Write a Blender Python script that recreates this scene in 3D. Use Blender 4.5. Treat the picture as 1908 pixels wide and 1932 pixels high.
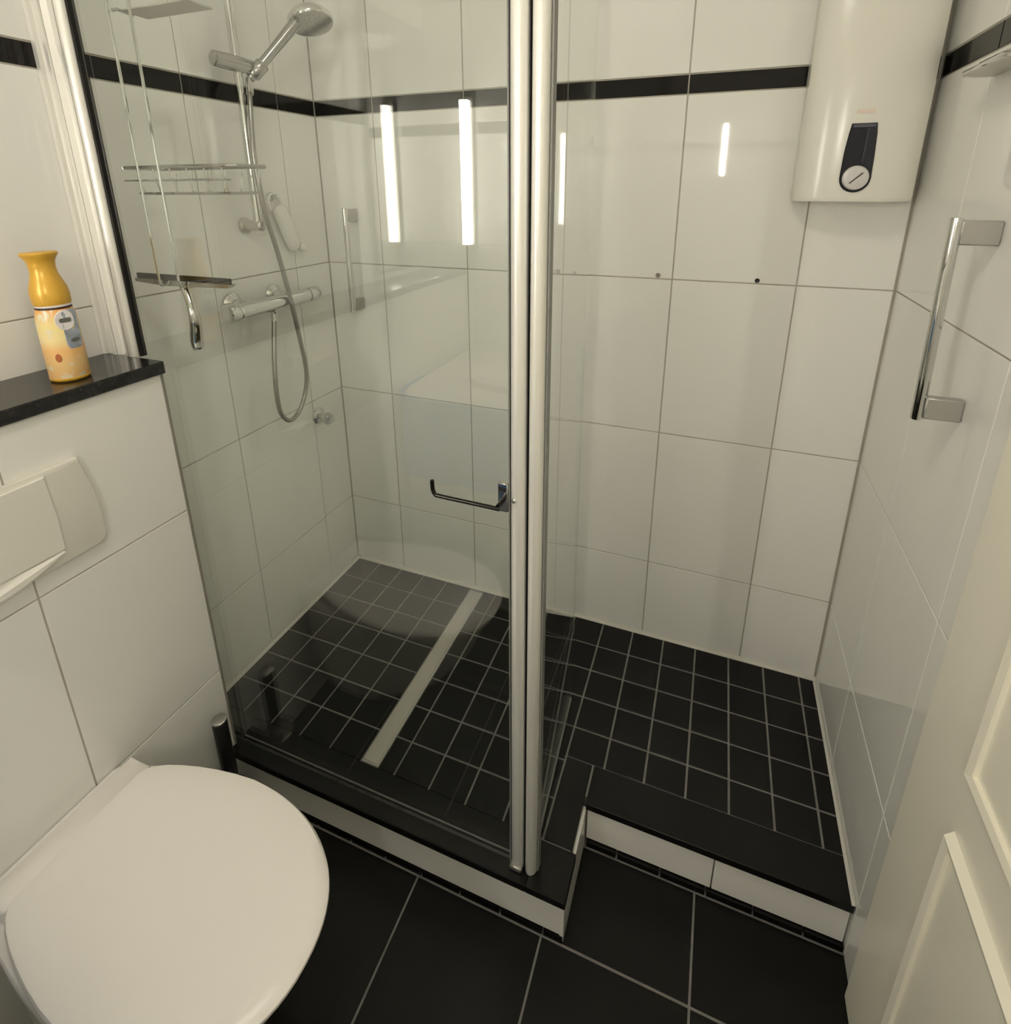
import bpy, bmesh, math, random
from mathutils import Vector, Matrix

for o in list(bpy.data.objects):
    bpy.data.objects.remove(o, do_unlink=True)
SC = bpy.context.scene
C = SC.collection
random.seed(7)
# Room coordinates used below: X to the right along the shower's back wall, Y from that wall
# towards the viewer, Z up from the shower floor.  Blender gets (X, -Y, Z).
W, L = 1.656, 2.27           # room width, room length
ZF, ZC = -0.15, 2.35         # bathroom floor, ceiling
GY = 0.770                   # plane of the fixed glass panel
XP, YP = 0.165, 0.787        # face and end of the boxed-in cistern wall

# ---------------------------------------------------------------- camera, light, exposure
cam = bpy.data.cameras.new('camera'); camo = bpy.data.objects.new('camera', cam); C.objects.link(camo)
cam.sensor_fit = 'HORIZONTAL'; cam.sensor_width = 36.0
cam.lens = 36.0 * 1031.96 / 1908
cam.shift_x = (954 - 956.9) / 1908
cam.shift_y = (675.8 - 966) / 1908
cam.clip_start = 0.02
yaw, pit, rol = math.radians(21.0556), math.radians(-17.2027), math.radians(-0.23617)
fw = Vector((-math.sin(yaw) * math.cos(pit), math.cos(yaw) * math.cos(pit), math.sin(pit)))
rt = fw.cross(Vector((0, 0, 1))).normalized(); up = rt.cross(fw)
r2 = math.cos(rol) * rt + math.sin(rol) * up; u2 = -math.sin(rol) * rt + math.cos(rol) * up
m = Matrix((r2, u2, -fw)).transposed().to_4x4()
m.translation = Vector((1.2515, -1.5514, 1.4301))
camo.matrix_world = m
SC.camera = camo
wd = bpy.data.worlds.new('world'); SC.world = wd; wd.use_nodes = True
wd.node_tree.nodes['Background'].inputs[0].default_value = (1, 0.9, 0.75, 1)
wd.node_tree.nodes['Background'].inputs[1].default_value = 0.0
LAMP = 70.0                   # radiance of the mirror lamp's tube
LAMP_COL = (1.0, 0.94, 0.825)
FILL = 23.5                    # radiance of the added ceiling fill light
SC.view_settings.view_transform = 'Standard'; SC.view_settings.look = 'None'
SC.view_settings.gamma = 1.0; SC.view_settings.use_curve_mapping = False
SC.view_settings.exposure = -0.02
SC.cycles.use_denoising = True
SC.cycles.use_light_tree = False; SC.cycles.caustics_reflective = False
SC.cycles.use_adaptive_sampling = True; SC.cycles.adaptive_threshold = 0.05
SC.cycles.max_bounces = 10; SC.cycles.diffuse_bounces = 6; SC.cycles.glossy_bounces = 5
SC.cycles.transparent_max_bounces = 12

# ---------------------------------------------------------------- materials
def mat(name, col, rough=0.5, metal=0.0, bump=None, vary=0.0, spec=0.5, coat=0.0, mottle=0.0, mscale=6.0, bdist=0.002):
    mt = bpy.data.materials.new(name); mt.use_nodes = True
    nt = mt.node_tree; b = nt.nodes['Principled BSDF']
    b.inputs['Base Color'].default_value = (*col, 1); b.inputs['Roughness'].default_value = rough
    b.inputs['Metallic'].default_value = metal; b.inputs['Specular IOR Level'].default_value = spec
    if coat: b.inputs['Coat Weight'].default_value = coat; b.inputs['Coat Roughness'].default_value = 0.05
    src = None
    if vary or mottle:
        mul = nt.nodes.new('ShaderNodeHueSaturation'); mul.inputs['Color'].default_value = (*col, 1)
        val = None
        if vary:
            oi = nt.nodes.new('ShaderNodeObjectInfo'); mr = nt.nodes.new('ShaderNodeMapRange')
            mr.inputs['To Min'].default_value = 1 - vary; mr.inputs['To Max'].default_value = 1 + vary
            nt.links.new(oi.outputs['Random'], mr.inputs['Value']); val = mr.outputs[0]
        if mottle:
            tc = nt.nodes.new('ShaderNodeTexCoord'); nz = nt.nodes.new('ShaderNodeTexNoise')
            nz.inputs['Scale'].default_value = mscale; nz.inputs['Detail'].default_value = 4
            nt.links.new(tc.outputs['Object'], nz.inputs['Vector'])
            m2 = nt.nodes.new('ShaderNodeMapRange'); m2.inputs['From Min'].default_value = .3; m2.inputs['From Max'].default_value = .7
            m2.inputs['To Min'].default_value = 1 - mottle; m2.inputs['To Max'].default_value = 1 + mottle
            nt.links.new(nz.outputs['Fac'], m2.inputs['Value'])
            if val:
                mm = nt.nodes.new('ShaderNodeMath'); mm.operation = 'MULTIPLY'
                nt.links.new(val, mm.inputs[0]); nt.links.new(m2.outputs[0], mm.inputs[1]); val = mm.outputs[0]
            else: val = m2.outputs[0]
        nt.links.new(val, mul.inputs['Value']); nt.links.new(mul.outputs[0], b.inputs['Base Color'])
    if bump:
        tc = nt.nodes.new('ShaderNodeTexCoord'); nz = nt.nodes.new('ShaderNodeTexNoise'); bp = nt.nodes.new('ShaderNodeBump')
        nz.inputs['Scale'].default_value = bump[0]; nz.inputs['Detail'].default_value = 2
        bp.inputs['Strength'].default_value = bump[1]; bp.inputs['Distance'].default_value = bdist
        nt.links.new(tc.outputs['Object'], nz.inputs['Vector']); nt.links.new(nz.outputs['Fac'], bp.inputs['Height'])
        nt.links.new(bp.outputs[0], b.inputs['Normal'])
    return mt

def emit(name, col, s):
    mt = bpy.data.materials.new(name); mt.use_nodes = True; nt = mt.node_tree
    for n in list(nt.nodes): nt.nodes.remove(n)
    e = nt.nodes.new('ShaderNodeEmission'); o = nt.nodes.new('ShaderNodeOutputMaterial')
    e.inputs[0].default_value = (*col, 1); e.inputs[1].default_value = s
    nt.links.new(e.outputs[0], o.inputs[0]); return mt

def glass(name, tint):
    mt = bpy.data.materials.new(name); mt.use_nodes = True; nt = mt.node_tree
    for n in list(nt.nodes): nt.nodes.remove(n)
    t = nt.nodes.new('ShaderNodeBsdfTransparent'); g = nt.nodes.new('ShaderNodeBsdfGlossy'); mx = nt.nodes.new('ShaderNodeMixShader')
    lw = nt.nodes.new('ShaderNodeLayerWeight'); lw.inputs['Blend'].default_value = 0.5
    pw = nt.nodes.new('ShaderNodeMath'); pw.operation = 'POWER'; pw.inputs[1].default_value = 5
    ma = nt.nodes.new('ShaderNodeMath'); ma.operation = 'MULTIPLY_ADD'; ma.inputs[1].default_value = .943; ma.inputs[2].default_value = .057
    o = nt.nodes.new('ShaderNodeOutputMaterial')
    t.inputs[0].default_value = (*tint, 1); g.inputs['Roughness'].default_value = 0.0; g.inputs[0].default_value = (1, 1, 1, 1)
    nt.links.new(lw.outputs['Facing'], pw.inputs[0]); nt.links.new(pw.outputs[0], ma.inputs[0]); nt.links.new(ma.outputs[0], mx.inputs[0])
    nt.links.new(t.outputs[0], mx.inputs[1]); nt.links.new(g.outputs[0], mx.inputs[2]); nt.links.new(mx.outputs[0], o.inputs[0])
    return mt

M = dict(
    tile=mat('white_glazed_tile', (.875, .866, .825), .035, bump=(5, .02), vary=.012, bdist=.004),
    grout=mat('wall_grout', (.45, .42, .36), .85, mottle=.12, mscale=20),
    stripe=mat('black_border_tile', (.010, .009, .008), .08, vary=.2, spec=.25),
    mosaic=mat('black_mosaic_tile', (.0045, .0046, .0039), .27, vary=.3, mottle=.2, mscale=14, spec=.28),
    slate=mat('black_floor_tile', (.0060, .0062, .0050), .34, bump=(35, .12), vary=.12, mottle=.25, mscale=9, spec=.22),
    fgrout=mat('floor_grout', (.22, .21, .195), .9, mottle=.15, mscale=25),
    sili=mat('white_silicone', (.62, .60, .55), .35),
    gsili=mat('grey_silicone', (.25, .235, .20), .5),
    granite=mat('black_granite', (.014, .013, .013), .13, mottle=.5, mscale=90),
    chrome=mat('chrome', (.70, .70, .685), .06, 1.0),
    dchrome=mat('dark_chrome', (.40, .39, .37), .16, 1.0),
    bchrome=mat('blackened_chrome', (.035, .033, .03), .2, 1.0),
    steel=mat('brushed_steel', (.62, .60, .55), .38, .85, bump=(140, .05)),
    alu=mat('pale_aluminium', (.86, .845, .80), .34, .45),
    alud=mat('grey_aluminium', (.38, .37, .34), .32, .8),
    seal=mat('black_rubber', (.010, .009, .008), .5, spec=.2),
    gseal=mat('clear_grey_seal', (.20, .20, .185), .4),
    ceramic=mat('white_ceramic', (.83, .80, .76), .12, coat=.3),
    seat=mat('toilet_lid_plastic', (.86, .82, .775), .30),
    plast=mat('white_plastic', (.80, .78, .71), .24),
    heater=mat('heater_white_plastic', (.80, .785, .71), .20),
    navy=mat('dark_blue_panel', (.009, .009, .014), .3, spec=.25),
    navyl=mat('grey_blue_panel_ridge', (.05, .055, .075), .25),
    black=mat('black_plastic', (.012, .011, .010), .35),
    mount=mat('satin_grey_metal', (.46, .45, .42), .35, .6),
    knob=mat('pale_grey_plastic', (.66, .63, .62), .25),
    pinkmark=mat('pale_red_print', (.78, .66, .57), .3),
    gold=mat('golden_plastic', (.70, .40, .05), .28, .15),
    brown=mat('dark_brown_print', (.045, .012, .004), .4),
    white=mat('painted_white', (.82, .80, .74), .5),
    doorp=mat('cream_door_paint', (.89, .855, .74), .38, bump=(40, .04)),
    paint=mat('ceiling_paint', (.86, .85, .81), .7),
    hose=mat('grey_metal_hose', (.36, .345, .32), .28, .9),
    soap=mat('white_translucent_plastic', (.84, .83, .78), .25),
    towel=mat('blue_grey_terry', (.11, .34, .80), .95, bump=(140, .9), mottle=.35, mscale=55, bdist=.006),
    mirror=mat('mirror_silver', (.92, .92, .91), .02, 1.0),
    lglow=emit('lamp_tube_glow', LAMP_COL, LAMP),
    fillglow=emit('fill_shade_glow', LAMP_COL, FILL),
    sglow=emit('slim_lamp_glow', LAMP_COL, 180.0),
    glass=glass('shower_glass', (.972, .985, .972)),
)

def label_print():
    """Spray-can sleeve: cream and orange print with a white badge and a blue field (flat print)."""
    mt = bpy.data.materials.new('can_label_print'); mt.use_nodes = True; nt = mt.node_tree; b = nt.nodes['Principled BSDF']
    tc = nt.nodes.new('ShaderNodeTexCoord'); sep = nt.nodes.new('ShaderNodeSeparateXYZ'); nt.links.new(tc.outputs['Object'], sep.inputs[0])
    rp = nt.nodes.new('ShaderNodeValToRGB'); mr = nt.nodes.new('ShaderNodeMapRange')
    mr.inputs['From Min'].default_value = 0.0; mr.inputs['From Max'].default_value = 0.135
    nt.links.new(sep.outputs['Z'], mr.inputs['Value']); nt.links.new(mr.outputs[0], rp.inputs[0])
    e = rp.color_ramp.elements; e[0].position = 0; e[0].color = (.85, .50, .20, 1); e[1].position = 1; e[1].color = (.80, .42, .14, 1)
    for p, c in ((.25, (.82, .56, .25, 1)), (.45, (.85, .50, .19, 1)), (.6, (.88, .72, .36, 1)), (.82, (.86, .70, .30, 1))):
        x = e.new(p); x.color = c
    nz = nt.nodes.new('ShaderNodeTexNoise'); nz.inputs['Scale'].default_value = 55; nz.inputs['Detail'].default_value = 1
    nt.links.new(tc.outputs['Object'], nz.inputs['Vector'])
    r2_ = nt.nodes.new('ShaderNodeValToRGB'); r2_.color_ramp.elements[0].position = .58; r2_.color_ramp.elements[1].position = .70
    nt.links.new(nz.outputs['Fac'], r2_.inputs[0])
    mx = nt.nodes.new('ShaderNodeMix'); mx.data_type = 'RGBA'
    nt.links.new(r2_.outputs[0], mx.inputs['Factor']); nt.links.new(rp.outputs[0], mx.inputs[6]); mx.inputs[7].default_value = (.80, .70, .50, 1)
    nt.links.new(mx.outputs[2], b.inputs['Base Color']); b.inputs['Roughness'].default_value = .3
    return mt
M['canprint'] = label_print()
M['badge'] = mat('white_badge_print', (.80, .76, .76), .3)
M['bluefield'] = mat('blue_grey_print', (.36, .40, .47), .35, mottle=.3, mscale=90)
M['darkprint'] = mat('dark_grey_print', (.13, .14, .12), .4)
M['redprint'] = mat('red_brown_print', (.42, .12, .03), .4)

# ---------------------------------------------------------------- mesh helpers (room coordinates in, Blender coordinates out)
def V(x, y, z): return Vector((x, -y, z))

def finish(bm, smooth=True, ang=38):
    bmesh.ops.recalc_face_normals(bm, faces=bm.faces)
    me = bpy.data.meshes.new('mesh'); bm.to_mesh(me); bm.free()
    if smooth:
        me.polygons.foreach_set('use_smooth', [True] * len(me.polygons))
        me.set_sharp_from_angle(angle=math.radians(ang))
    return me

def box(bm, x0, x1, y0, y1, z0, z1, bev=0.0, seg=1):
    vs = [bm.verts.new(V(x, y, z)) for z in (z0, z1) for y in (y0, y1) for x in (x0, x1)]
    fs = [bm.faces.new([vs[i] for i in q]) for q in ((0, 1, 3, 2), (4, 6, 7, 5), (0, 4, 5, 1), (2, 3, 7, 6), (0, 2, 6, 4), (1, 5, 7, 3))]
    if bev:
        bmesh.ops.recalc_face_normals(bm, faces=fs)
        es = list({e for f in fs for e in f.edges})
        bmesh.ops.bevel(bm, geom=es, offset=bev, segments=seg, affect='EDGES', profile=.5)
    return bm

def B(*a, **k): return box(bmesh.new(), *a, **k)

def ring_frame(t, ref=None):
    t = t.normalized(); a = ref if ref is not None else (Vector((0, 0, 1)) if abs(t.z) < .9 else Vector((1, 0, 0)))
    u = (a - a.dot(t) * t)
    if u.length < 1e-6: u = t.orthogonal()
    u.normalize(); return u, t.cross(u)

def tube(bm, pts, rad, seg=12, cap=True):
    P = [V(*p) for p in pts]; n = len(P); R = rad if isinstance(rad, (list, tuple)) else [rad] * n
    rings = []; u = None
    for i in range(n):
        t = (P[min(i + 1, n - 1)] - P[max(i - 1, 0)])
        u, v = ring_frame(t, u)
        rings.append([bm.verts.new(P[i] + R[i] * (math.cos(a) * u + math.sin(a) * v)) for a in (2 * math.pi * k / seg for k in range(seg))])
    for a, b in zip(rings, rings[1:]):
        for k in range(seg): bm.faces.new((a[k], a[(k + 1) % seg], b[(k + 1) % seg], b[k]))
    if cap: bm.faces.new(rings[0][::-1]); bm.faces.new(rings[-1])
    return bm

def T(pts, rad, seg=12): return tube(bmesh.new(), pts, rad, seg)

def smoothpath(pts, n=8):
    out = []; P = [Vector(p) for p in pts]
    for i in range(len(P) - 1):
        a = P[max(i - 1, 0)]; b = P[i]; c = P[i + 1]; d = P[min(i + 2, len(P) - 1)]
        for k in range(n):
            t = k / n
            out.append(.5 * ((2 * b) + (c - a) * t + (2 * a - 5 * b + 4 * c - d) * t * t + (3 * b - a - 3 * c + d) * t ** 3))
    out.append(P[-1]); return [tuple(p) for p in out]

def lathe(bm, base, axis, prof, seg=24):
    """prof: (distance along axis, radius) list; base and axis in room coordinates."""
    b = V(*base); a = V(*axis).normalized(); u, v = ring_frame(a); rings = []
    for h, r in prof:
        rings.append([bm.verts.new(b + a * h + max(r, 1e-5) * (math.cos(t) * u + math.sin(t) * v)) for t in (2 * math.pi * k / seg for k in range(seg))])
    for p, q in zip(rings, rings[1:]):
        for k in range(seg): bm.faces.new((p[k], p[(k + 1) % seg], q[(k + 1) % seg], q[k]))
    bm.faces.new(rings[0][::-1]); bm.faces.new(rings[-1]); return bm

def LA(*a, **k): return lathe(bmesh.new(), *a, **k)

def loft(bm, loops, cap=True):
    rings = [[bm.verts.new(V(*p)) for p in lp] for lp in loops]; n = len(rings[0])
    for p, q in zip(rings, rings[1:]):
        for k in range(n): bm.faces.new((p[k], p[(k + 1) % n], q[(k + 1) % n], q[k]))
    if cap: bm.faces.new(rings[0][::-1]); bm.faces.new(rings[-1])
    return bm

OFF = {}
def add(name, me, mt, parent=None, loc=None):
    o = bpy.data.objects.new(name, me); C.objects.link(o)
    if mt is not None and not me.materials: me.materials.append(mt)
    if parent is not None: o.parent = parent
    if loc is not None: o.location = loc
    return o

def part(name, bm, mt, parent, label=None, smooth=True, ang=38):
    """a mesh given in room coordinates, linked as a child; its origin is its top-level thing's origin"""
    off = OFF[parent.name]
    for v in bm.verts: v.co -= off
    o = add(name, finish(bm, smooth, ang), mt, parent); OFF[o.name] = off
    if label: o['label'] = label
    return o

def thing(name, label, cat, loc, group=None):
    o = bpy.data.objects.new(name, None); C.objects.link(o); o.empty_display_size = .05
    o.location = V(*loc); OFF[o.name] = V(*loc).copy()
    o['label'] = label; o['category'] = cat
    if group: o['group'] = group
    return o

def single(name, bm, mt, label, cat, loc, group=None, smooth=True):
    off = V(*loc)
    for v in bm.verts: v.co -= off
    o = add(name, finish(bm, smooth), mt, None, off); OFF[o.name] = off.copy(); o['label'] = label; o['category'] = cat
    if group: o['group'] = group
    return o

def struct(name, bm, mt, smooth=False, label=None):
    o = add(name, finish(bm, smooth), mt); OFF[o.name] = Vector((0, 0, 0)); o['kind'] = 'structure'
    if label: o['label'] = label
    return o

CACHE = {}
def piece(name, mt, parent, x0, x1, y0, y1, z0, z1, bev=.0008):
    """a tile: box with its own edges; alike ones share mesh data"""
    key = (name, mt.name, round(x1 - x0, 4), round(y1 - y0, 4), round(z1 - z0, 4))
    if key not in CACHE:
        dx, dy, dz = (x1 - x0) / 2, (y1 - y0) / 2, (z1 - z0) / 2
        me = finish(B(-dx, dx, -dy, dy, -dz, dz, bev=bev), False); me.materials.append(mt); CACHE[key] = me
    o = add(name, CACHE[key], None, parent, V((x0 + x1) / 2, (y0 + y1) / 2, (z0 + z1) / 2) - OFF[parent.name])
    return o

# ---------------------------------------------------------------- the room
G = .0034                       # wall joint
ROWS = [ZF, .2806, .7351, 1.1918, 1.6525, 1.6979, 2.154, ZC]
def rows_from(z):
    return [(a, b) for a, b in zip(ROWS, ROWS[1:]) if b > z + .02]

def is_stripe(a, b): return abs(a - 1.6525) < 1e-4
g = G / 2

# back wall
wb = struct('wall_back', B(-.06, W + .06, -.06, -.002, ZF - .05, ZC, 0), M['grout'])
XC = [0.0, .2156, .5235, .831, 1.138, 1.4421, W]
for a, b in zip(XC, XC[1:]):
    for z0, z1 in zip(ROWS, ROWS[1:]):
        zz0 = 0.003 if z0 == ZF else z0 + g
        piece('border_tile' if is_stripe(z0, z1) else 'tile', M['stripe'] if is_stripe(z0, z1) else M['tile'], wb,
              a + (g if a > 0 else .002), b - (g if b < W else .0045), -.009, 0, zz0, z1 - g)
# left wall (shower and above the ledge)
wl = struct('wall_left', B(-.06, -.002, -.06, L + .06, ZF - .05, ZC, 0), M['grout'])
YL = [0.0, .1604, .4749, .785, 1.095, 1.405, 1.715, 2.025, L]
for a, b in zip(YL, YL[1:]):
    for z0, z1 in zip(ROWS, ROWS[1:]):
        if a > .78 and z1 < 1.1: continue
        zz0 = .003 if z0 == ZF else z0 + g
        piece('border_tile' if is_stripe(z0, z1) else 'tile', M['stripe'] if is_stripe(z0, z1) else M['tile'], wl,
              -.009, 0, a + (g if a > 0 else .003), b - g, zz0, z1 - g)
# right wall up to the door
wr = struct('wall_right', B(W + .002, W + .06, -.06, L + .06, ZF - .05, ZC, 0), M['grout'])
for a, b in ((0, .285), (.285, .60), (.60, .668), (1.62, 1.93), (1.93, L)):
    for z0, z1 in zip(ROWS, ROWS[1:]):
        zz0 = .003 if (z0 == ZF and b < .59) else z0 + g
        piece('border_tile' if is_stripe(z0, z1) else 'tile', M['stripe'] if is_stripe(z0, z1) else M['tile'], wr,
              W, W + .009, a + (g if a > 0 else .004), b - g, zz0, z1 - g)
# wall behind the viewer
wf = struct('wall_front', B(-.06, W + .06, L + .002, L + .06, ZF - .05, ZC, 0), M['grout'])
for a, b in zip(XC, XC[1:]):
    for z0, z1 in zip(ROWS, ROWS[1:]):
        piece('border_tile' if is_stripe(z0, z1) else 'tile', M['stripe'] if is_stripe(z0, z1) else M['tile'], wf,
              a + g, b - g, L, L + .009, z0 + g, z1 - g)
struct('ceiling', B(-.06, W + .06, -.06, L + .06, ZC, ZC + .06, 0), M['paint'])

# bathroom floor with large black tiles
fl = struct('floor', B(-.06, W + .06, .50, L + .06, ZF - .06, ZF - .0025, 0), M['fgrout'])
FG = .0026
FX = [.105, .415, .727, 1.037, 1.350, W]
for a, b in zip(FX, FX[1:]):
    if b > 1.09:
        piece('floor_tile', M['slate'], fl, max(a, 1.037) + FG, b - (FG if b < W else -.0), .5985, .798 - FG, ZF - .012, ZF)
    for y0, y1 in ((.7985, 1.29), (1.29, 1.782), (1.782, L)):
        piece('floor_tile', M['slate'], fl, a + FG, b - FG if b < W else b, y0 + FG, y1 - FG, ZF - .012, ZF)

# raised shower floor: L-shaped platform
def lplat(z0, z1, in_=0.0):
    bm = bmesh.new()
    o = [(0, 0), (W, 0), (W, .588 - in_), (1.085 - in_, .588 - in_), (1.085 - in_, .795 - in_), (0, .795 - in_)]
    return loft(bm, [[(x, y, z0) for x, y in o], [(x, y, z1) for x, y in o]])
sf = struct('floor_shower', lplat(ZF, -.0022, .009), M['fgrout'])
sf['label'] = 'raised black mosaic shower floor with a step in front'
MG = .0027
mx = [.004] + [.0096 + .1 * k for k in range(1, 17)] + [W - .003]
my_l = [.012, .1112, .2112, .3112, .4112, .5112, .6112, .7035]
my_r = [.012, .1112, .2112, .3112, .4112, .497]
def mos(x0, x1, y0, y1): piece('mosaic_tile', M['mosaic'], sf, x0, x1, y0, y1, -.009, 0, .0006)
for a, b in zip(mx, mx[1:]):
    right = a > 1.0
    rows = my_r if right else my_l
    for j, (c, d) in enumerate(zip(rows, rows[1:])):
        x0, x1 = a + (MG if a > .01 else 0), b - (MG if b < W - .01 else 0)
        y0, y1 = c + (MG if c > .02 else 0), d - (MG if d < rows[-1] else .0006)
        if abs(a - .5096) < 1e-3: x0 = .5635          # beside the drain channel
        mos(x0, x1, y0, y1)
# sill slabs along the step (black edge tiles)
for q in ((.004, 1.0005, .7035, .806), (1.0005, 1.089, .7085, .806)):
    piece('sill_tile', M['mosaic'], sf, q[0], q[1], q[2], q[3], -.02, .0005, .0015)
piece('sill_tile', M['mosaic'], sf, 1.0125, 1.079, .4995, .7055, -.02, .0005, .0015)
for a, b in ((1.0845, W - .002),):
    piece('sill_tile', M['mosaic'], sf, a, b, .4985, .597, -.02, .0005, .0015)
# white riser tiles and the low black strip pieces under them
for a, b in ((.17, 1.0845),):
    piece('riser_tile', M['tile'], sf, a, b, .786, .795, -.1265, -.0205)
for a, b in ((1.0885, 1.3815), (1.3845, W - .004)):
    piece('riser_tile', M['tile'], sf, a, b, .579, .588, -.1285, -.0205)
piece('riser_tile', M['tile'], sf, 1.0765, 1.0855, .5895, .7945, -.1465, -.0205)
for k in range(-1, 6):
    x0, x1 = .532 + .1015 * (k - 1), .532 + .1015 * k
    if x0 < .9385: piece('skirting_strip', M['mosaic'], sf, max(x0, .17) + .002, min(x1, 1.085) - .002, .788, .7975, -.1495, -.1300, .0005)
piece('skirting_strip', M['mosaic'], sf, 1.0415, 1.0845, .788, .7975, -.1495, -.1300, .0005)
se = [1.0885, 1.166, 1.269, 1.373, 1.475, 1.577, W]
for a, b in zip(se, se[1:]):
    piece('skirting_strip', M['mosaic'], sf, a + .002, b - .002, .581, .5950, -.1495, -.1315, .0005)
struct('trim_1', loft(bmesh.new(), [[(0, y, 0), (.014, y, .0005), (.004, y, .006), (.0005, y, .016)] for y in (.004, .78)]), M['sili'])
struct('trim_2', loft(bmesh.new(), [[(x, .0005, .009), (x, .003, .004), (x, .0115, .0006), (x, .0005, .0006)] for x in (.015, W)]), M['sili'])
struct('trim_3', loft(bmesh.new(), [[(W, y, .011), (W - .002, y, .005), (W - .008, y, .0008), (W, y, .0008)] for y in (.012, .595)]), M['sili'])

# boxed-in cistern wall with a black ledge
wc = struct('wall_cistern', B(0, XP - .002, YP + .002, L, ZF, 1.058, 0), M['grout'])
wc['label'] = 'half-height boxed-in tiled wall carrying the toilet'
YC = [YP, 1.093, 1.405, 1.715, 2.025, L - .002]
for a, b in zip(YC, YC[1:]):
    for z0, z1 in ((ZF, .2545), (.2545, .7245), (.7245, 1.058)):
        piece('tile', M['tile'], wc, XP - .009, XP, a + (g if a > YP else 0), b - g, z0 + g, z1 - g)
for z0, z1 in ((.003, .2545), (.2545, .7245), (.7245, 1.058)):
    piece('tile', M['tile'], wc, 0.002, XP - .010, YP, YP + .009, z0 + g, z1 - g)
struct('trim_4', B(XP - .001, XP + .003, YP - .004, YP + .001, .001, 1.057, 0), M['gsili'])
single('ledge', B(.0005, .178, YP - .005, L - .002, 1.0585, 1.0855, bev=.002), M['granite'],
       'long black polished stone ledge on top of the boxed-in wall', 'ledge', (.09, 1.5, 1.0585), smooth=False)

# door in the right wall
d1 = struct('door_1', B(W - .0115, W + .04, .6685, 1.556, ZF + .003, 1.88, bev=.003), M['doorp'])
d1['label'] = 'cream painted panel door beside the shower'
DX = W - .0115
part('door_frame', B(W - .020, W + .03, 1.557, 1.62, ZF, 1.96, bev=.004, seg=2), M['doorp'], d1)
part('door_frame', B(W - .020, W + .03, .6685, 1.557, 1.882, 1.96, bev=.004, seg=2), M['doorp'], d1)
for z0, z1 in ((ZF + .13, .562), (.668, 1.77)):
    part('door_panel', B(DX - .004, DX + .002, .836, 1.455, z0 + .012, z1 - .012, bev=.002), M['doorp'], d1)
    bm = bmesh.new()   # raised moulding frame round the panel
    y0, y1 = .822, 1.47; w_ = .017; h_ = .013
    o = [(y0, z0), (y1, z0), (y1, z1), (y0, z1)]
    inn = [(y0 + w_, z0 + w_), (y1 - w_, z0 + w_), (y1 - w_, z1 - w_), (y0 + w_, z1 - w_)]
    mid = [(y0 + .006, z0 + .006), (y1 - .006, z0 + .006), (y1 - .006, z1 - .006), (y0 + .006, z1 - .006)]
    loft(bm, [[(DX + .001, y, z) for y, z in o], [(DX - h_, y, z) for y, z in mid], [(DX - h_ + .003, y, z) for y, z in inn], [(DX + .001, y, z) for y, z in inn]], cap=False)
    part('panel_moulding', bm, M['doorp'], d1, smooth=False)

# ---------------------------------------------------------------- shower enclosure
ZT = 1.95
gp = thing('shower_screen', 'fixed clear glass shower screen with pale aluminium wall profile on the left', 'shower screen', (.5, GY, .001))
bm = bmesh.new()
loft(bm, [[(x, y, z) for x, z in ((.103, ZT), (.103, 1.06), (.012, 1.04), (.012, .006), (.962, .006), (.962, ZT))] for y in (GY - .003, GY + .003)])
part('pane', bm, M['glass'], gp, smooth=False)
def prof_x(cx, cy, w, d, n=10, flat=.25):
    """half-round profile cross-section: flat at the back, rounded towards the viewer"""
    pts = [(cx - w / 2, cy - d * flat), (cx - w / 2, cy)]
    for k in range(1, n):
        a = math.pi * (1 - k / n); pts.append((cx + w / 2 * math.cos(a), cy + d * .8 * math.sin(a)))
    return pts + [(cx + w / 2, cy), (cx + w / 2, cy - d * flat)]
def extr(outline, z0, z1): return loft(bmesh.new(), [[(x, y, z0) for x, y in outline], [(x, y, z1) for x, y in outline]])
part('wall_profile', extr([(.001, .756), (.001, .790), (.012, .790), (.014, .783), (.030, .783), (.032, .789), (.040, .789), (.040, .756)], 1.086, ZT), M['alu'], gp)
part('cover_profile', extr([(.0405, .757), (.0405, .785), (.048, .789), (.053, .780), (.066, .780), (.072, .786), (.076, .786), (.076, .757)], 1.086, ZT), M['alu'], gp)
part('edge_profile', extr(prof_x(.0870, .774, .021, .020), 1.086, ZT), M['alu'], gp)
part('rubber_seal', B(.098, .1045, GY - .006, GY + .007, 1.086, ZT), M['seal'], gp)
part('bottom_seal', B(.172, .955, GY - .013, GY - .0095, .0015, .006, bev=.0008), M['gseal'], gp)
part('corner_profile', extr(prof_x(.9725, .768, .0290, .024), .0015, ZT), M['alu'], gp)
part('rubber_seal', B(.9555, .9578, GY - .005, GY + .008, .002, ZT), M['gseal'], gp)
part('screw', LA((.9690, .785, .924), (-.2, 1, 0), [(0, .0045), (.004, .0042), (.0055, .003), (.0057, .0001)], 12), M['chrome'], gp)
part('foot_block', B(.958, .986, .750, .790, .0012, .014, bev=.003), M['alud'], gp)

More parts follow.
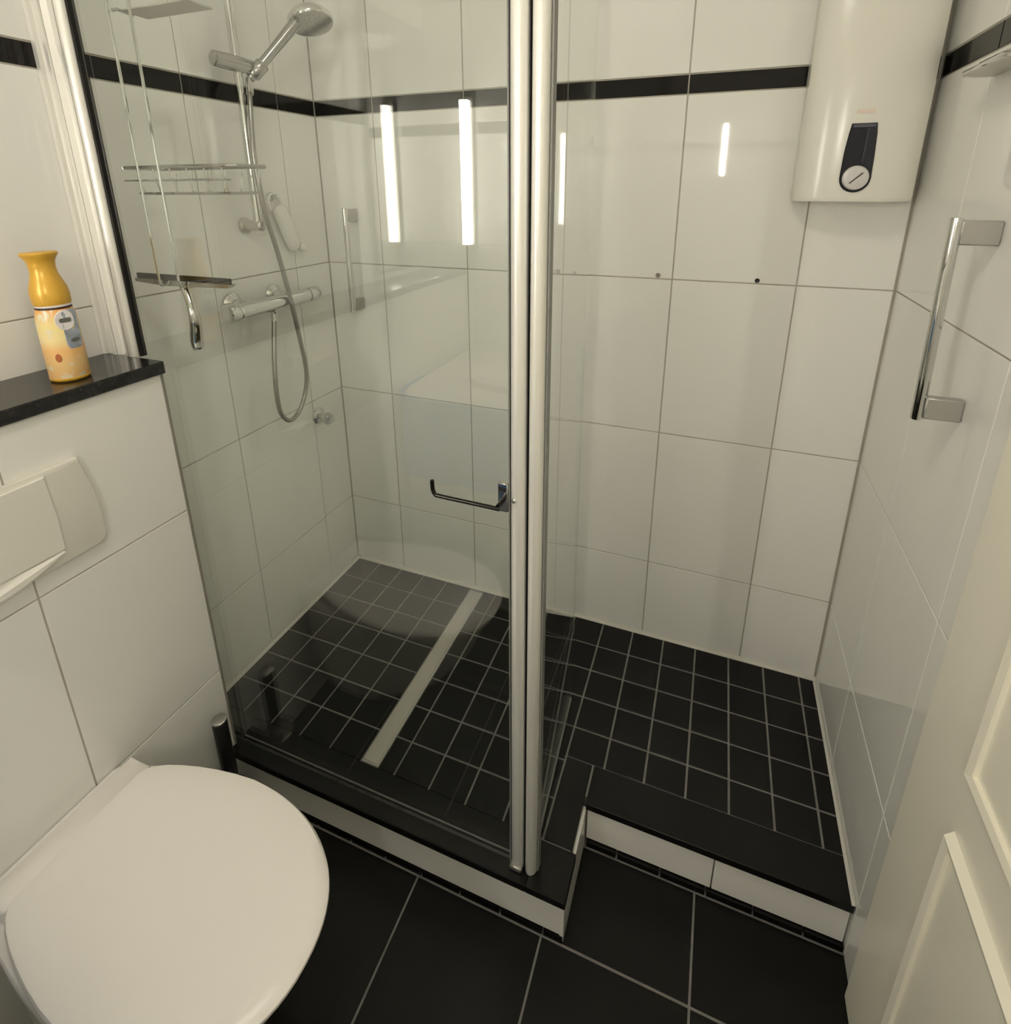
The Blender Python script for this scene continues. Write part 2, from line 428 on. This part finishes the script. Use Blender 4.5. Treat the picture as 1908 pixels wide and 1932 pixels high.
sd = thing('shower_door', 'clear glass shower door folded inwards behind the aluminium post', 'shower door', (1.0, .75, .001))
bm = bmesh.new()
loft(bm, [[(1.0 + s - (.745 - y) * .058, y, z) for y, z in ((.750, .012), (.337, .012), (.337, ZT), (.750, ZT))] for s in (-.003, .003)])
part('pane', bm, M['glass'], sd, smooth=False)
part('hinge_profile', extr(prof_x(1.0025, .766, .0270, .024), .0015, ZT), M['alu'], sd)
part('rubber_seal', B(.9875, .9885, .755, .775, .002, ZT), M['seal'], sd)
part('rubber_seal', B(1.0165, 1.0195, .755, .771, .002, ZT), M['gseal'], sd)
bm = bmesh.new()
loft(bm, [[(1.0 + s - (.745 - y) * .058, y, z) for y, z in ((.750, .0015), (.337, .0015), (.337, .013), (.750, .013))] for s in (-.005, .005)])
part('bottom_seal', bm, M['gseal'], sd, smooth=False)
bm = bmesh.new()
loft(bm, [[(1.0 + s - (.745 - y) * .058, y, z) for y, z in ((.341, .014), (.332, .014), (.332, ZT), (.341, ZT))] for s in (-.0045, .0045)])
part('edge_seal', bm, M['glass'], sd, smooth=False)

# empty roll holder stuck to the outside of the glass beside the post
rh = thing('roll_holder', 'empty dark chrome toilet roll holder fixed to the glass beside the post', 'roll holder', (.89, .79, .90))
part('mount_plate', B(.936, .9545, GY + .0032, GY + .010, .893, .948, bev=.0015), M['dchrome'], rh)
part('arm', T([(.946, GY + .0095, .918), (.946, .806, .918)], .0042, 10), M['bchrome'], rh)
part('bar', T(smoothpath([(.951, .810, .918), (.945, .810, .918), (.90, .810, .9185), (.838, .810, .919), (.830, .810, .921), (.8265, .810, .928), (.8255, .810, .938), (.8255, .810, .947)], 5), .0037, 10), M['bchrome'], rh)

# drain channel
dr = thing('drain_channel', 'long narrow pale steel drain channel in the shower floor', 'drain', (.535, .38, 0))
part('frame', loft(bmesh.new(), [[(.5125, .022, z), (.5605, .022, z), (.5605, .7015, z), (.5125, .7015, z)] for z in (-.0025, .0012)]), M['sili'], dr, smooth=False)
part('cover_plate', B(.5155, .5570, .026, .698, .0012, .0046, bev=.001), M['steel'], dr)

# ---------------------------------------------------------------- water heater
hx0, hx1 = 1.398, 1.632
wh = thing('water_heater', 'tall white wall-mounted electric water heater with dark blue control panel', 'water heater', (1.515, .05, 1.40))
def hsec(z, s=1.0):
    pts = [(hx0 + .004, .002), (hx0, .012), (hx0, .070)]
    n = 18; a0, a1 = (hx0, .070), (hx1, .070)
    for k in range(1, n):
        t = k / n; x = hx0 + (hx1 - hx0) * t
        e = abs(2 * t - 1); y = .070 + .036 * (1 - e ** 2.6) ** .75
        pts.append((x, y))
    pts += [(hx1, .070), (hx1, .012), (hx1 - .004, .002)]
    c = ((hx0 + hx1) / 2, .05)
    return [(c[0] + (x - c[0]) * s, c[1] + (y - c[1]) * s if y > .02 else y, z) for x, y in pts]
part('casing', loft(bmesh.new(), [hsec(1.400, .975), hsec(1.403, .992), hsec(1.409, 1), hsec(1.862, 1), hsec(1.870, .985)]), M['heater'], wh)
part('back_plate', B(hx0 + .006, W - .012, .001, .016, 1.415, 1.855), M['gseal'], wh)
HY = .1055
def ctrl(y, ins=0.0):
    o = []
    for k in range(15):     # rounded bottom
        a = math.pi + math.pi * k / 14; o.append((1.5105 + (.0300 - ins) * math.cos(a), 1.4495 + (.0300 - ins) * math.sin(a)))
    o += [(1.5395 - ins, 1.500), (1.5375 - ins, 1.540), (1.5350 - ins, 1.5605 - ins), (1.4880 + ins, 1.5605 - ins), (1.4850 + ins, 1.540), (1.4815 + ins, 1.500)]
    return [(x, y, z) for x, z in o]
cp = part('control_panel', loft(bmesh.new(), [ctrl(HY - .012), ctrl(HY + .002), ctrl(HY + .0035, .0015)]), M['navy'], wh)
part('panel_ridge', loft(bmesh.new(), [[(1.5165, HY + .003, 1.482), (1.519, HY + .003, 1.482), (1.5215, HY + .003, 1.551), (1.519, HY + .003, 1.551)], [(1.517, HY + .006, 1.483), (1.5185, HY + .006, 1.483), (1.521, HY + .006, 1.550), (1.5195, HY + .006, 1.550)]]), M['navyl'], cp)
part('panel_top_edge', B(1.490, 1.533, HY + .002, HY + .0055, 1.5515, 1.559, bev=.0008), M['navyl'], cp)
kb = part('temperature_knob', LA((1.5105, HY + .002, 1.4500), (0, 1, 0), [(0, .0255), (.007, .0252), (.0095, .0235), (.0105, .018), (.0106, .0001)], seg=32), M['knob'], wh)
bm = T([(1.4990, HY + .0130, 1.4385), (1.5220, HY + .0130, 1.4600)], .0014, 8)
part('pointer', bm, M['black'], kb)
part('brand_mark', B(1.494, 1.527, HY - .001, HY + .0012, 1.5800, 1.5880), M['pinkmark'], wh, 'small pale red printed mark')

# ---------------------------------------------------------------- grab bars, wall shelf, wall plugs
def grab(name, label, p0, p1, wall):          # p0 top, p1 bottom of the bar; wall 'x' (right wall) or 'y' (back wall)
    t = thing(name, label, 'grab bar', p1, 'chrome grab bars')
    part('bar', T([p0, (p0[0], p0[1], p0[2] - .001), (p1[0], p1[1], p1[2] + .001), p1], [.0085, .0095, .0095, .0085], 16), M['chrome'], t)
    for p, s in ((p0, -1), (p1, 1)):
        z0 = p[2] + s * .004; z1 = p[2] + s * .042; z0, z1 = min(z0, z1), max(z0, z1)
        if wall == 'x': bm = B(p[0] + .006, W - .0005, p[1] - .009, p[1] + .009, z0, z1, bev=.002)
        else: bm = B(p[0] - .009, p[0] + .009, .0005, p[1] - .006, z0, z1, bev=.002)
        part('mount', bm, M['mount'], t)
    return t
grab('grab_bar', 'vertical chrome grab bar on the right wall beside the door', (1.596, .466, 1.384), (1.596, .490, 1.050), 'x')
grab('grab_bar', 'small chrome grab bar on the back wall near the mixer corner', (.124, .056, 1.374), (.124, .056, 1.036), 'y')

sh = thing('wall_shelf', 'chrome wire corner shelf high on the right wall', 'shelf', (1.62, .36, 1.60))
zs = 1.6125
part('rim', T([(W - .001, .300, zs), (1.625, .300, zs), (1.607, .318, zs), (1.607, .46, zs), (1.625, .478, zs), (W - .001, .478, zs)], .0042, 10), M['chrome'], sh)
part('base_plate', B(1.609, W - .001, .304, .474, zs - .003, zs - .0005), M['steel'], sh)
part('upper_rim', T([(W - .001, .335, zs + .009), (1.630, .335, zs + .009), (1.617, .35, zs + .009), (1.617, .44, zs + .009), (W - .001, .455, zs + .009)], .0028, 8), M['dchrome'], sh)
part('upright', T([(1.617, .36, zs), (1.617, .36, zs + .009)], .0025, 8), M['dchrome'], sh)
part('upright', T([(1.617, .43, zs), (1.617, .43, zs + .009)], .0025, 8), M['dchrome'], sh)

for x, z, r, lb in ((.866, 1.1975, .0045, 'faint grey wall plug nearest the aluminium post'), (1.100, 1.2015, .0065, 'grey wall plug in the middle of the tile joint'), (1.350, 1.2005, .0060, 'black wall plug below the water heater')):
    single('wall_plug', LA((x, .0003, z), (0, 1, 0), [(0, r), (.0015, r), (.0022, r * .8), (.0010, r * .45), (.0009, .0001)], seg=14), M['black'] if x > 1.2 else M['gsili'], lb, 'wall plug', (x, 0, z), 'plugs left in the back wall')

# ---------------------------------------------------------------- shower rail, hand shower, hose, mixer
rl = thing('shower_rail', 'chrome vertical shower rail with slider on the left wall', 'shower rail', (.05, .345, 1.33))
part('rail', T([(.05, .345, 1.325), (.05, .345, 1.99)], .0105, 16), M['chrome'], rl)
for z in (1.335, 1.97):
    part('wall_bracket', LA((.0005, .345, z), (1, 0, 0), [(0, .022), (.006, .022), (.010, .015), (.046, .0145), (.062, .0145), (.066, .010)], 20), M['steel'], rl)
part('slider', LA((.050, .420, 1.738), (.12, -1, -.03), [(0, .012), (.004, .018), (.045, .0195), (.085, .0185), (.110, .0170), (.116, .012)], 20), M['dchrome'], rl)
part('handset_holder', LA((.062, .310, 1.715), (.42, -.36, .55), [(0, .015), (.004, .018), (.040, .0185), (.044, .016)], 18), M['dchrome'], rl)

hs = thing('hand_shower', 'chrome hand shower clipped into the rail slider', 'hand shower', (.07, .30, 1.72))
hp0 = Vector((.060, .316, 1.708)); hp1 = Vector((.142, .215, 1.852))
part('handle', T([tuple(hp0.lerp(hp1, t)) for t in (0, .15, .5, .85, 1)], [.0115, .0125, .0125, .0145, .0150], 16), M['dchrome'], hs)
nrm = Vector((.30, .16, -1)).normalized()
hc = Vector((.160, .178, 1.866))
part('head', LA(tuple(hc - nrm * .028), tuple(nrm), [(0, .020), (.004, .034), (.012, .050), (.024, .0590), (.034, .0600), (.038, .0580)], 36), M['chrome'], hs)
sp = part('spray_face', LA(tuple(hc + nrm * .010), tuple(nrm), [(0, .0575), (.0025, .0565), (.0032, .0500), (.0032, .0001)], 36), M['dchrome'], hs)
bm = bmesh.new()
u_, v_ = ring_frame(nrm)
for rr, nn in ((.014, 6), (.028, 12), (.042, 18)):
    for k in range(nn):
        a = 2 * math.pi * k / nn; c = hc + nrm * .0128 + rr * (math.cos(a) * u_ + math.sin(a) * v_)
        lathe(bm, tuple(c), tuple(nrm), [(0, .0018), (.0016, .0012)], 6)
nz = part('nozzles', bm, M['gseal'], sp); nz['kind'] = 'stuff'

hz = [(.058, .320, 1.704), (.072, .338, 1.66), (.078, .352, 1.58), (.080, .358, 1.500), (.080, .345, 1.372), (.080, .320, 1.270), (.085, .303, 1.165), (.090, .287, 1.035), (.085, .266, .890),
      (.080, .283, .806), (.080, .322, .764), (.080, .359, .760), (.080, .386, .798), (.078, .389, .865), (.072, .375, .957), (.062, .347, 1.060), (.060, .340, 1.085)]
hb = smoothpath(hz, 10)
ho = thing('shower_hose', 'long grey metal shower hose hanging in a loop', 'shower hose', (.08, .33, .75))
part('hose_tube', T(hb, .0068, 10), M['hose'], ho)
part('hose_nut', T([(.0605, .342, 1.066), (.0600, .340, 1.094)], .0105, 12), M['chrome'], ho)
part('hose_nut', T([(.070, .334, 1.668), (.0585, .319, 1.706)], .0098, 12), M['chrome'], ho)

mxr = thing('shower_mixer', 'chrome bar shower mixer below the hose on the left wall', 'shower mixer', (.06, .32, 1.11))
MZ = 1.116
part('bar', LA((.060, .468, MZ), (0, -1, 0), [(0, .019), (.003, .0215), (.270, .0215), (.273, .019)], 24), M['chrome'], mxr)
part('temperature_handle', LA((.060, .505, MZ), (0, -1, 0), [(0, .018), (.003, .0245), (.012, .0255), (.030, .0255), (.036, .0225), (.0375, .021)], 24), M['chrome'], mxr)
part('flow_handle', LA((.060, .194, MZ), (0, -1, 0), [(0, .021), (.003, .0225), (.040, .0215), (.046, .0190)], 24), M['chrome'], mxr)
for y in (.430, .275):
    u1 = part('wall_union', LA((.0005, y, MZ + .012), (1, 0, -.12), [(0, .031), (.004, .031), (.012, .024), (.016, .016), (.055, .016)], 24), M['chrome'], mxr)
part('hose_outlet', LA((.060, .340, MZ - .016), (0, 0, -1), [(0, .013), (.006, .012), (.014, .0105), (.016, .0095)], 16), M['chrome'], mxr)

sv = thing('stop_valve', 'small chrome stop valve low on the left wall', 'valve', (.0, .14, .675))
part('rosette', LA((.0003, .140, .676), (1, 0, 0), [(0, .030), (.004, .0295), (.010, .022), (.013, .014)], 24), M['chrome'], sv)
part('stem', LA((.012, .140, .676), (1, 0, -.05), [(0, .011), (.020, .011)], 16), M['chrome'], sv)
part('handle', LA((.030, .140, .675), (1, .3, -.15), [(0, .012), (.004, .020), (.020, .021), (.026, .017), (.027, .0001)], 16), M['chrome'], sv)

# white hanging soap holder
sp_ = thing('soap_holder', 'white oblong plastic soap holder hanging on the left wall', 'soap holder', (.02, .20, 1.23))
ax0, ax1 = Vector((.022, .231, 1.385)), Vector((.022, .178, 1.252))
def sholoop(t, s):
    c = ax0.lerp(ax1, t); d = (ax1 - ax0).normalized(); n = Vector((0, -d.z, d.y))
    return [tuple(c + n * (.0275 * s * math.cos(a)) + Vector((1, 0, 0)) * (.016 * s * math.sin(a))) for a in (2 * math.pi * k / 16 for k in range(16))]
part('body', loft(bmesh.new(), [sholoop(t, s) for t, s in ((0, .45), (.04, .8), (.12, .98), (.5, 1.02), (.86, .95), (.96, .75), (1, .4))]), M['soap'], sp_)
part('hanging_loop', T(smoothpath([(.012, .252, 1.372), (.010, .255, 1.400), (.008, .236, 1.418), (.010, .210, 1.406), (.014, .206, 1.380)], 6), .0038, 8), M['soap'], sp_)
part('end_clip', LA((.020, .160, 1.262), (.1, -.3, -.2), [(0, .010), (.006, .013), (.018, .011), (.022, .006)], 12), M['soap'], sp_)
part('wall_hook', LA((.0004, .233, 1.412), (1, 0, 0), [(0, .012), (.003, .012), (.006, .006), (.020, .005), (.022, .007), (.024, .006)], 14), M['chrome'], sp_)

# ---------------------------------------------------------------- caddy hung over the glass and squeegee
CY = .735
cd = thing('shower_caddy', 'chrome wire caddy hung over the glass screen', 'shower caddy', (.2, CY, 1.25))
for x in (.148, .205):
    part('hanger_wire', T(smoothpath([(x, .792, 1.90), (x, .791, 1.950), (x, .783, 1.959), (x, .765, 1.961), (x, .742, 1.958), (x, CY, 1.945), (x, CY, 1.7), (x, CY, 1.30), (x, CY, 1.245), (x, CY - .006, 1.236), (x, CY - .016, 1.240), (x, CY - .018, 1.252)], 5), .0030, 8), M['chrome'], cd)
part('soap_tray', B(.170, .338, .672, .728, 1.7465, 1.7500, bev=.001), M['steel'], cd)
part('tray_arm', T([(.160, CY, 1.748), (.172, CY, 1.748), (.172, .705, 1.746)], .003, 8), M['dchrome'], cd)
bx0, bx1, by0, by1 = .095, .390, .640, CY - .002
part('basket_rim', T([(bx0 + .01, by1, 1.474), (bx1 - .01, by1, 1.474), (bx1, by1 - .01, 1.474), (bx1, by0 + .01, 1.474), (bx1 - .01, by0, 1.474), (bx0 + .01, by0, 1.474), (bx0, by0 + .01, 1.474), (bx0, by1 - .01, 1.474), (bx0 + .01, by1, 1.474)], .0036, 8), M['dchrome'], cd)
part('basket_base', T([(bx0 + .03, by1 - .01, 1.424), (bx1 - .02, by1 - .01, 1.424), (bx1 - .02, by0 + .01, 1.424), (bx0 + .03, by0 + .01, 1.424), (bx0 + .03, by1 - .01, 1.424)], .0026, 8), M['dchrome'], cd)
for k in range(6):
    x = bx0 + .045 + k * .045
    part('basket_wire', T(smoothpath([(x, by1, 1.474), (x, by1 - .008, 1.432), (x, by1 - .02, 1.423), (x, by0 + .02, 1.423), (x, by0 + .008, 1.432), (x, by0, 1.474)], 3), .0015, 6), M['chrome'], cd)
part('basket_rail', T([(bx0 + .005, by1, 1.449), (bx1 - .005, by1, 1.449)], .0018, 6), M['dchrome'], cd)

sq = thing('squeegee', 'black bladed chrome squeegee hanging from the wire caddy', 'squeegee', (.19, .72, 1.09))
part('blade', B(.062, .330, .7155, .7225, 1.246, 1.258, bev=.001), M['seal'], sq)
bm = bmesh.new(); loft(bm, [[(.150, .708, 1.235), (.325, .712, 1.239), (.338, .712, 1.247), (.060, .712, 1.247), (.062, .710, 1.240)], [(.150, .729, 1.235), (.325, .726, 1.239), (.338, .726, 1.247), (.060, .726, 1.247), (.062, .727, 1.240)]])
part('blade_holder', bm, M['dchrome'], sq)
hpts = smoothpath([(.190, .716, 1.240), (.207, .722, 1.215), (.219, .728, 1.190), (.2215, .727, 1.165), (.213, .722, 1.140), (.207, .720, 1.118), (.2075, .720, 1.103), (.2085, .720, 1.097)], 6)
n_ = len(hpts); part('handle', T(hpts, [.0085 + .0045 * math.sin(math.pi * min(1, max(0, (k / n_ - .25) / .8))) for k in range(n_)], 12), M['chrome'], sq)

# ---------------------------------------------------------------- air freshener can on the ledge
cx, cy, cz = .108, .922, 1.0858
cn = thing('air_freshener', 'golden-capped air freshener can with cream and orange print on the ledge', 'air freshener', (cx, cy, cz))
part('can_base', LA((cx, cy, cz), (0, 0, 1), [(0, .028), (.003, .0318), (.0065, .0325), (.008, .031)], 32), M['gold'], cn)
part('can_body', LA((cx, cy, cz + .0065), (0, 0, 1), [(0, .031), (.002, .0322), (.06, .0322), (.105, .0318), (.122, .030), (.132, .0275)], 36), M['canprint'], cn)
part('shoulder_band', LA((cx, cy, cz + .1365), (0, 0, 1), [(0, .0278), (.003, .0282), (.0065, .0276)], 32), M['brown'], cn)
part('cap', LA((cx, cy, cz + .143), (-.02, .02, 1), [(0, .0275), (.004, .0290), (.018, .0300), (.032, .0285), (.046, .0240), (.058, .0205), (.070, .0200), (.080, .0215), (.087, .0250), (.091, .0280), (.094, .0285), (.0965, .0265), (.0970, .015), (.0965, .0001)], 36), M['gold'], cn)
part('cap_collar', LA((cx, cy, cz + .1405), (0, 0, 1), [(0, .0276), (.0015, .0283), (.0045, .0280)], 32), M['badge'], cn)
# badge and print patches, curved on the can towards the viewer (right-hand side)
def patch(name, a0, a1, z0, z1, rad, mt, round_=True, n=14, mm=10):
    bm = bmesh.new(); ac, zc, ha, hz_ = (a0 + a1) / 2, (z0 + z1) / 2, (a1 - a0) / 2, (z1 - z0) / 2
    loops = []
    for rr, ins in ((rad, 0.0), (rad + .0009, .06)):
        lp = []
        for k in range(28):
            t = 2 * math.pi * k / 28; c_, s_ = math.cos(t), math.sin(t)
            if not round_: c_, s_ = [math.copysign(abs(v) ** .35, v) for v in (c_, s_)]
            a = ac + ha * (1 - ins) * c_; z = zc + hz_ * (1 - ins) * s_
            lp.append((cx + rr * math.cos(a), cy + rr * math.sin(a), cz + z))
        loops.append(lp)
    loft(bm, loops); return part(name, bm, mt, cn)
R0 = .0325
patch('label_field', -.62, .32, .062, .136, R0 - .0002, M['bluefield'], False)
patch('label_badge', -.35, .62, .098, .136, R0 + .0003, M['badge'])
patch('label_script', -.15, .42, .113, .121, R0 + .0010, M['darkprint'], False)
patch('label_fruit', .70, 1.0, .040, .056, R0, M['redprint'])
patch('label_mark', -.42, .10, .074, .082, R0 + .0005, M['darkprint'])

# ---------------------------------------------------------------- flush plate and toilet
fp = thing('flush_plate', 'wide white flush plate with curved side on the boxed-in wall', 'flush plate', (XP, 1.16, .86))
def plate(ins, x):
    y0, y1 = .966 + ins, 1.354 - ins; zt, zb = .957 - ins, .770 + ins
    o = [(y1 - .012, zt), (y0 + .018, zt)]
    for k in range(9):
        t = k / 8; o.append((y0 + .017 * (1 - t) ** 1.6 - .004 * math.sin(math.pi * t), zt - .004 - (zt - zb - .024) * t))
    for k in range(1, 6):
        a = math.pi + math.pi / 2 * k / 5; o.append((y0 + .018 + .018 * math.cos(a), zb + .018 + .018 * math.sin(a)))
    for k in range(1, 6):
        a = 1.5 * math.pi + math.pi / 2 * k / 5; o.append((y1 - .018 + .018 * math.cos(a), zb + .018 + .018 * math.sin(a)))
    for k in range(9):
        t = 1 - k / 8; o.append((y1 - .017 * (1 - t) ** 1.6 + .004 * math.sin(math.pi * t), zt - .004 - (zt - zb - .024) * t))
    return [(x, y, z) for y, z in o]
part('plate', loft(bmesh.new(), [plate(0, XP + .0005), plate(0, XP + .011), plate(.002, XP + .0150), plate(.005, XP + .0165)]), M['plast'], fp, ang=50)
def btn(ins, x, arc=True, z0=.801, dz=0.0):
    o = [(1.275 - ins, .951 - ins), (1.045 + ins, .951 - ins), (1.041 + ins, .87), (1.042 + ins, z0 + ins)]
    for k in range(1, 8): o.append((1.042 + ins + (.233 - 2 * ins) * k / 8, z0 + ins - dz * math.sin(math.pi * k / 8)))
    o += [(1.278 - ins, z0 + ins), (1.279 - ins, .87)]
    return [(x, y, z) for y, z in o]
part('flush_button', loft(bmesh.new(), [btn(0, XP + .010), btn(0, XP + .0195), btn(.002, XP + .0212)]), M['plast'], fp, ang=25)
bm = bmesh.new()     # curved finger grip below the button
top = [(1.046 + .228 * k / 12, .799) for k in range(13)]; bot = [(1.046 + .228 * k / 12, .799 - .026 * math.sin(math.pi * k / 12)) for k in range(13)]
loft(bm, [[(XP + .0168, y, z) for y, z in top] + [(XP + .0176, y, z) for y, z in bot[::-1]], [(XP + .0172, y, z) for y, z in top] + [(XP + .0250, y, z) for y, z in bot[::-1]]])
part('finger_grip', bm, M['white'], fp, smooth=False)
part('stop_button', B(XP + .004, XP + .019, 1.125, 1.200, .950, .986, bev=.003, seg=2), M['plast'], fp)

tl = thing('toilet', 'white wall-hung toilet with the lid closed', 'toilet', (XP, 1.17, -.05))
TC = 1.170
def dloop(x0, x1, hw, z, n=40, ex=2.5, back=.62):
    """D-shaped outline: straight back at x0, rounded front at x1"""
    xm = x0 + (x1 - x0) * .46; o = []
    for k in range(n + 1):
        a = -math.pi / 2 + math.pi * k / n
        c, s = math.cos(a), math.sin(a)
        o.append((xm + (x1 - xm) * math.copysign(abs(c) ** (2 / 2.25), c), TC + hw * math.copysign(abs(s) ** (2 / 2.25), s), z))
    for k in range(1, 9):
        t = k / 8; o.append((xm - (xm - x0) * math.sin(t * math.pi / 2) , TC + hw * (1 - (1 - back) * (1 - math.cos(t * math.pi / 2)) ** .72), z))
    for k in range(8, 0, -1):
        t = k / 8; o.append((xm - (xm - x0) * math.sin(t * math.pi / 2) , TC - hw * (1 - (1 - back) * (1 - math.cos(t * math.pi / 2)) ** .72), z))
    return o
part('bowl', loft(bmesh.new(), [dloop(XP + .001, .46, .105, -.075), dloop(XP + .001, .52, .135, -.055), dloop(XP + .001, .62, .158, .03), dloop(XP + .001, .690, .170, .13), dloop(XP + .001, .722, .176, .22), dloop(XP + .001, .728, .177, .258), dloop(XP + .004, .724, .174, .262)]), M['ceramic'], tl)
part('seat_ring', loft(bmesh.new(), [dloop(.262, .742, .176, .2625), dloop(.258, .750, .181, .2650), dloop(.258, .752, .182, .273), dloop(.262, .748, .179, .2760)]), M['seat'], tl)
part('lid', loft(bmesh.new(), [dloop(.258, .752, .181, .2770, back=.60), dloop(.252, .763, .1845, .2785, back=.60), dloop(.250, .7665, .186, .284, back=.60), dloop(.250, .766, .1855, .289, back=.60), dloop(.254, .758, .183, .2945, back=.60), dloop(.266, .738, .171, .2972, back=.60), dloop(.300, .690, .140, .2985, back=.60)]), M['seat'], tl)
part('hinge_bar', loft(bmesh.new(), [[(x, y, z) for x, y in ((.200, TC - .128), (.257, TC - .131), (.268, TC - .120), (.268, TC + .120), (.257, TC + .131), (.200, TC + .128))] for z in (.2625, .2875)] + [[(x, y, .2920) for x, y in ((.204, TC - .128), (.255, TC - .127), (.263, TC - .118), (.263, TC + .118), (.255, TC + .127), (.204, TC + .128))]]), M['seat'], tl, ang=60)

tb = thing('toilet_brush', 'dark toilet brush handle standing between toilet and shower step', 'toilet brush', (.205, .848, ZF))
part('holder', LA((.212, .858, ZF), (0, 0, 1), [(0, .038), (.004, .042), (.10, .042), (.104, .038), (.105, .012)], 24), M['dchrome'], tb)
part('handle', LA((.212, .848, ZF + .105), (0, 0, 1), [(0, .0165), (.002, .0175), (.215, .0175), (.219, .016)], 20), M['black'], tb)
part('handle_cap', LA((.212, .848, ZF + .324), (0, 0, 1), [(0, .0178), (.004, .0178), (.006, .015), (.0062, .0001)], 20), M['alud'], tb)

# ---------------------------------------------------------------- behind the viewer (seen mirrored in the glass)
va = thing('washbasin_unit', 'white washbasin cabinet mirrored in the shower glass', 'washbasin', (.40, 2.04, ZF))
VF = 1.612
def vloop(x0, x1, yf, z, r=.10, n=8):
    o = [(x0, L - .002), (x1, L - .002)]
    for cxx, s0 in ((x1 - r, 0), (x0 + r, 1)):
        for k in range(n + 1):
            a = -math.pi / 2 * k / n if s0 == 0 else -math.pi / 2 - math.pi / 2 * k / n
            o.append((cxx + r * math.cos(a), yf + r + r * math.sin(a)))
    return [(x, y, z) for x, y in o]
part('cabinet', loft(bmesh.new(), [vloop(.190, .80, VF + .012, ZF + .001, .06), vloop(.190, .80, VF + .012, .672, .06)]), M['white'], va)
ct = part('counter_top', loft(bmesh.new(), [vloop(.180, .82, VF - .004, .674), vloop(.180, .82, VF - .004, .697), vloop(.183, .817, VF - .001, .702)]), M['ceramic'], va)
part('basin', loft(bmesh.new(), [[(.56 + rx * math.cos(a), 1.93 + ry * math.sin(a), z + .084) for a in (2 * math.pi * k / 32 for k in range(32))] for rx, ry, z in ((.205, .165, .6185), (.205, .165, .640), (.192, .152, .646), (.177, .138, .640), (.15, .10, .624), (.03, .02, .6225))]), M['ceramic'], va)
part('tap', T(smoothpath([(.56, 2.17, .702), (.56, 2.17, .80), (.56, 2.14, .85), (.56, 2.06, .85), (.56, 2.04, .825)], 5), .012, 12), M['chrome'], va)
# terry mat draped over the cabinet's front edge
tw = thing('towel', 'blue-grey terry towel hung over the washbasin front, mirrored in the glass', 'towel', (.40, VF, .37))
def frontpath(x0, x1, yf, r, n=10, side=.12):
    p = [(x0, yf + r + side)]
    for k in range(n + 1):
        a = math.pi + math.pi / 2 * k / n; p.append((x0 + r + r * math.cos(a), yf + r + r * math.sin(a)))
    for k in range(1, 24): p.append((x0 + r + (x1 - r - x0 - r) * k / 24, yf))
    for k in range(n + 1):
        a = -math.pi / 2 + math.pi / 2 * k / n; p.append((x1 - r + r * math.cos(a), yf + r + r * math.sin(a)))
    return p
bm = bmesh.new(); rng = random.Random(3)
outer = frontpath(.169, .831, VF - .016, .108); inner = frontpath(.177, .823, VF - .0075, .102)
cols = []
for i, ((xo, yo), (xi, yi)) in enumerate(zip(outer, inner)):
    col = []
    zb = .378 + .006 * math.sin(i * .7)
    for z in [.706 - (.706 - zb) * k / 14 for k in range(15)]:
        w_ = .0022 * math.sin(i * .9 + z * 17)
        col.append(bm.verts.new(V(xo, yo + w_, z)))
    for z in [zb + (.706 - zb) * k / 14 for k in range(15)]: col.append(bm.verts.new(V(xi, yi, z)))
    cols.append(col)
for a, b in zip(cols, cols[1:]):
    for k in range(30): bm.faces.new((a[k], a[(k + 1) % 30], b[(k + 1) % 30], b[k]))
bm.faces.new(cols[0][::-1]); bm.faces.new(cols[-1])
part('cloth', bm, M['towel'], tw, ang=80)

mi = thing('wall_mirror', 'bright wall mirror at the far end of the ledge', 'mirror', (.01, 2.03, 1.12))
part('mirror_glass', B(.0115, .0150, 1.815, 2.262, 1.110, 2.05), M['mirror'], mi, smooth=False)
part('back_board', B(.0004, .0115, 1.812, 2.265, 1.107, 2.053), M['alu'], mi, smooth=False)

def lamp(label, x, z0, z1, r, mt):
    t = thing('wall_lamp', label, 'lamp', (x, L - .02, z0), 'vertical wall lamps')
    part('back_plate', B(x - r * 1.25, x + r * 1.25, L - .022, L - .0005, z0 - .012, z1 + .012, bev=.003), M['alu'], t)
    part('tube', T([(x, L - .022 - r, z0), (x, L - .022 - r, z0 + .004), (x, L - .022 - r, z1 - .004), (x, L - .022 - r, z1)], [r * .7, r, r, r * .7], 10), mt, t)
    for z in (z0, z1):
        part('end_cap', T([(x, L - .022 - r, z - .006), (x, L - .022 - r, z + .006)], r * 1.06, 16), M['alu'], t)
    return t
lamp('long glowing vertical lamp beside the mirror', .205, 1.19, 1.785, .020, M['lglow'])
lamp('short slim vertical lamp on the front wall near the door', 1.212, 1.50, 1.80, .0105, M['sglow'])

cl = thing('ceiling_fill', 'added round opal fill light on the ceiling above the toilet side of the room', 'lamp', (.95, 1.25, ZC))  # added fill light, unseen overhead, lifts the cistern wall, door and lower walls
part('mount_ring', LA((.95, 1.25, ZC - .0005), (0, 0, -1), [(0, .150), (.018, .150), (.020, .145)], 40), M['white'], cl)
part('fill_shade', LA((.95, 1.25, ZC - .0195), (0, 0, -1), [(0, .142), (.012, .143), (.026, .132), (.036, .100), (.042, .0005)], 20), M['fillglow'], cl)
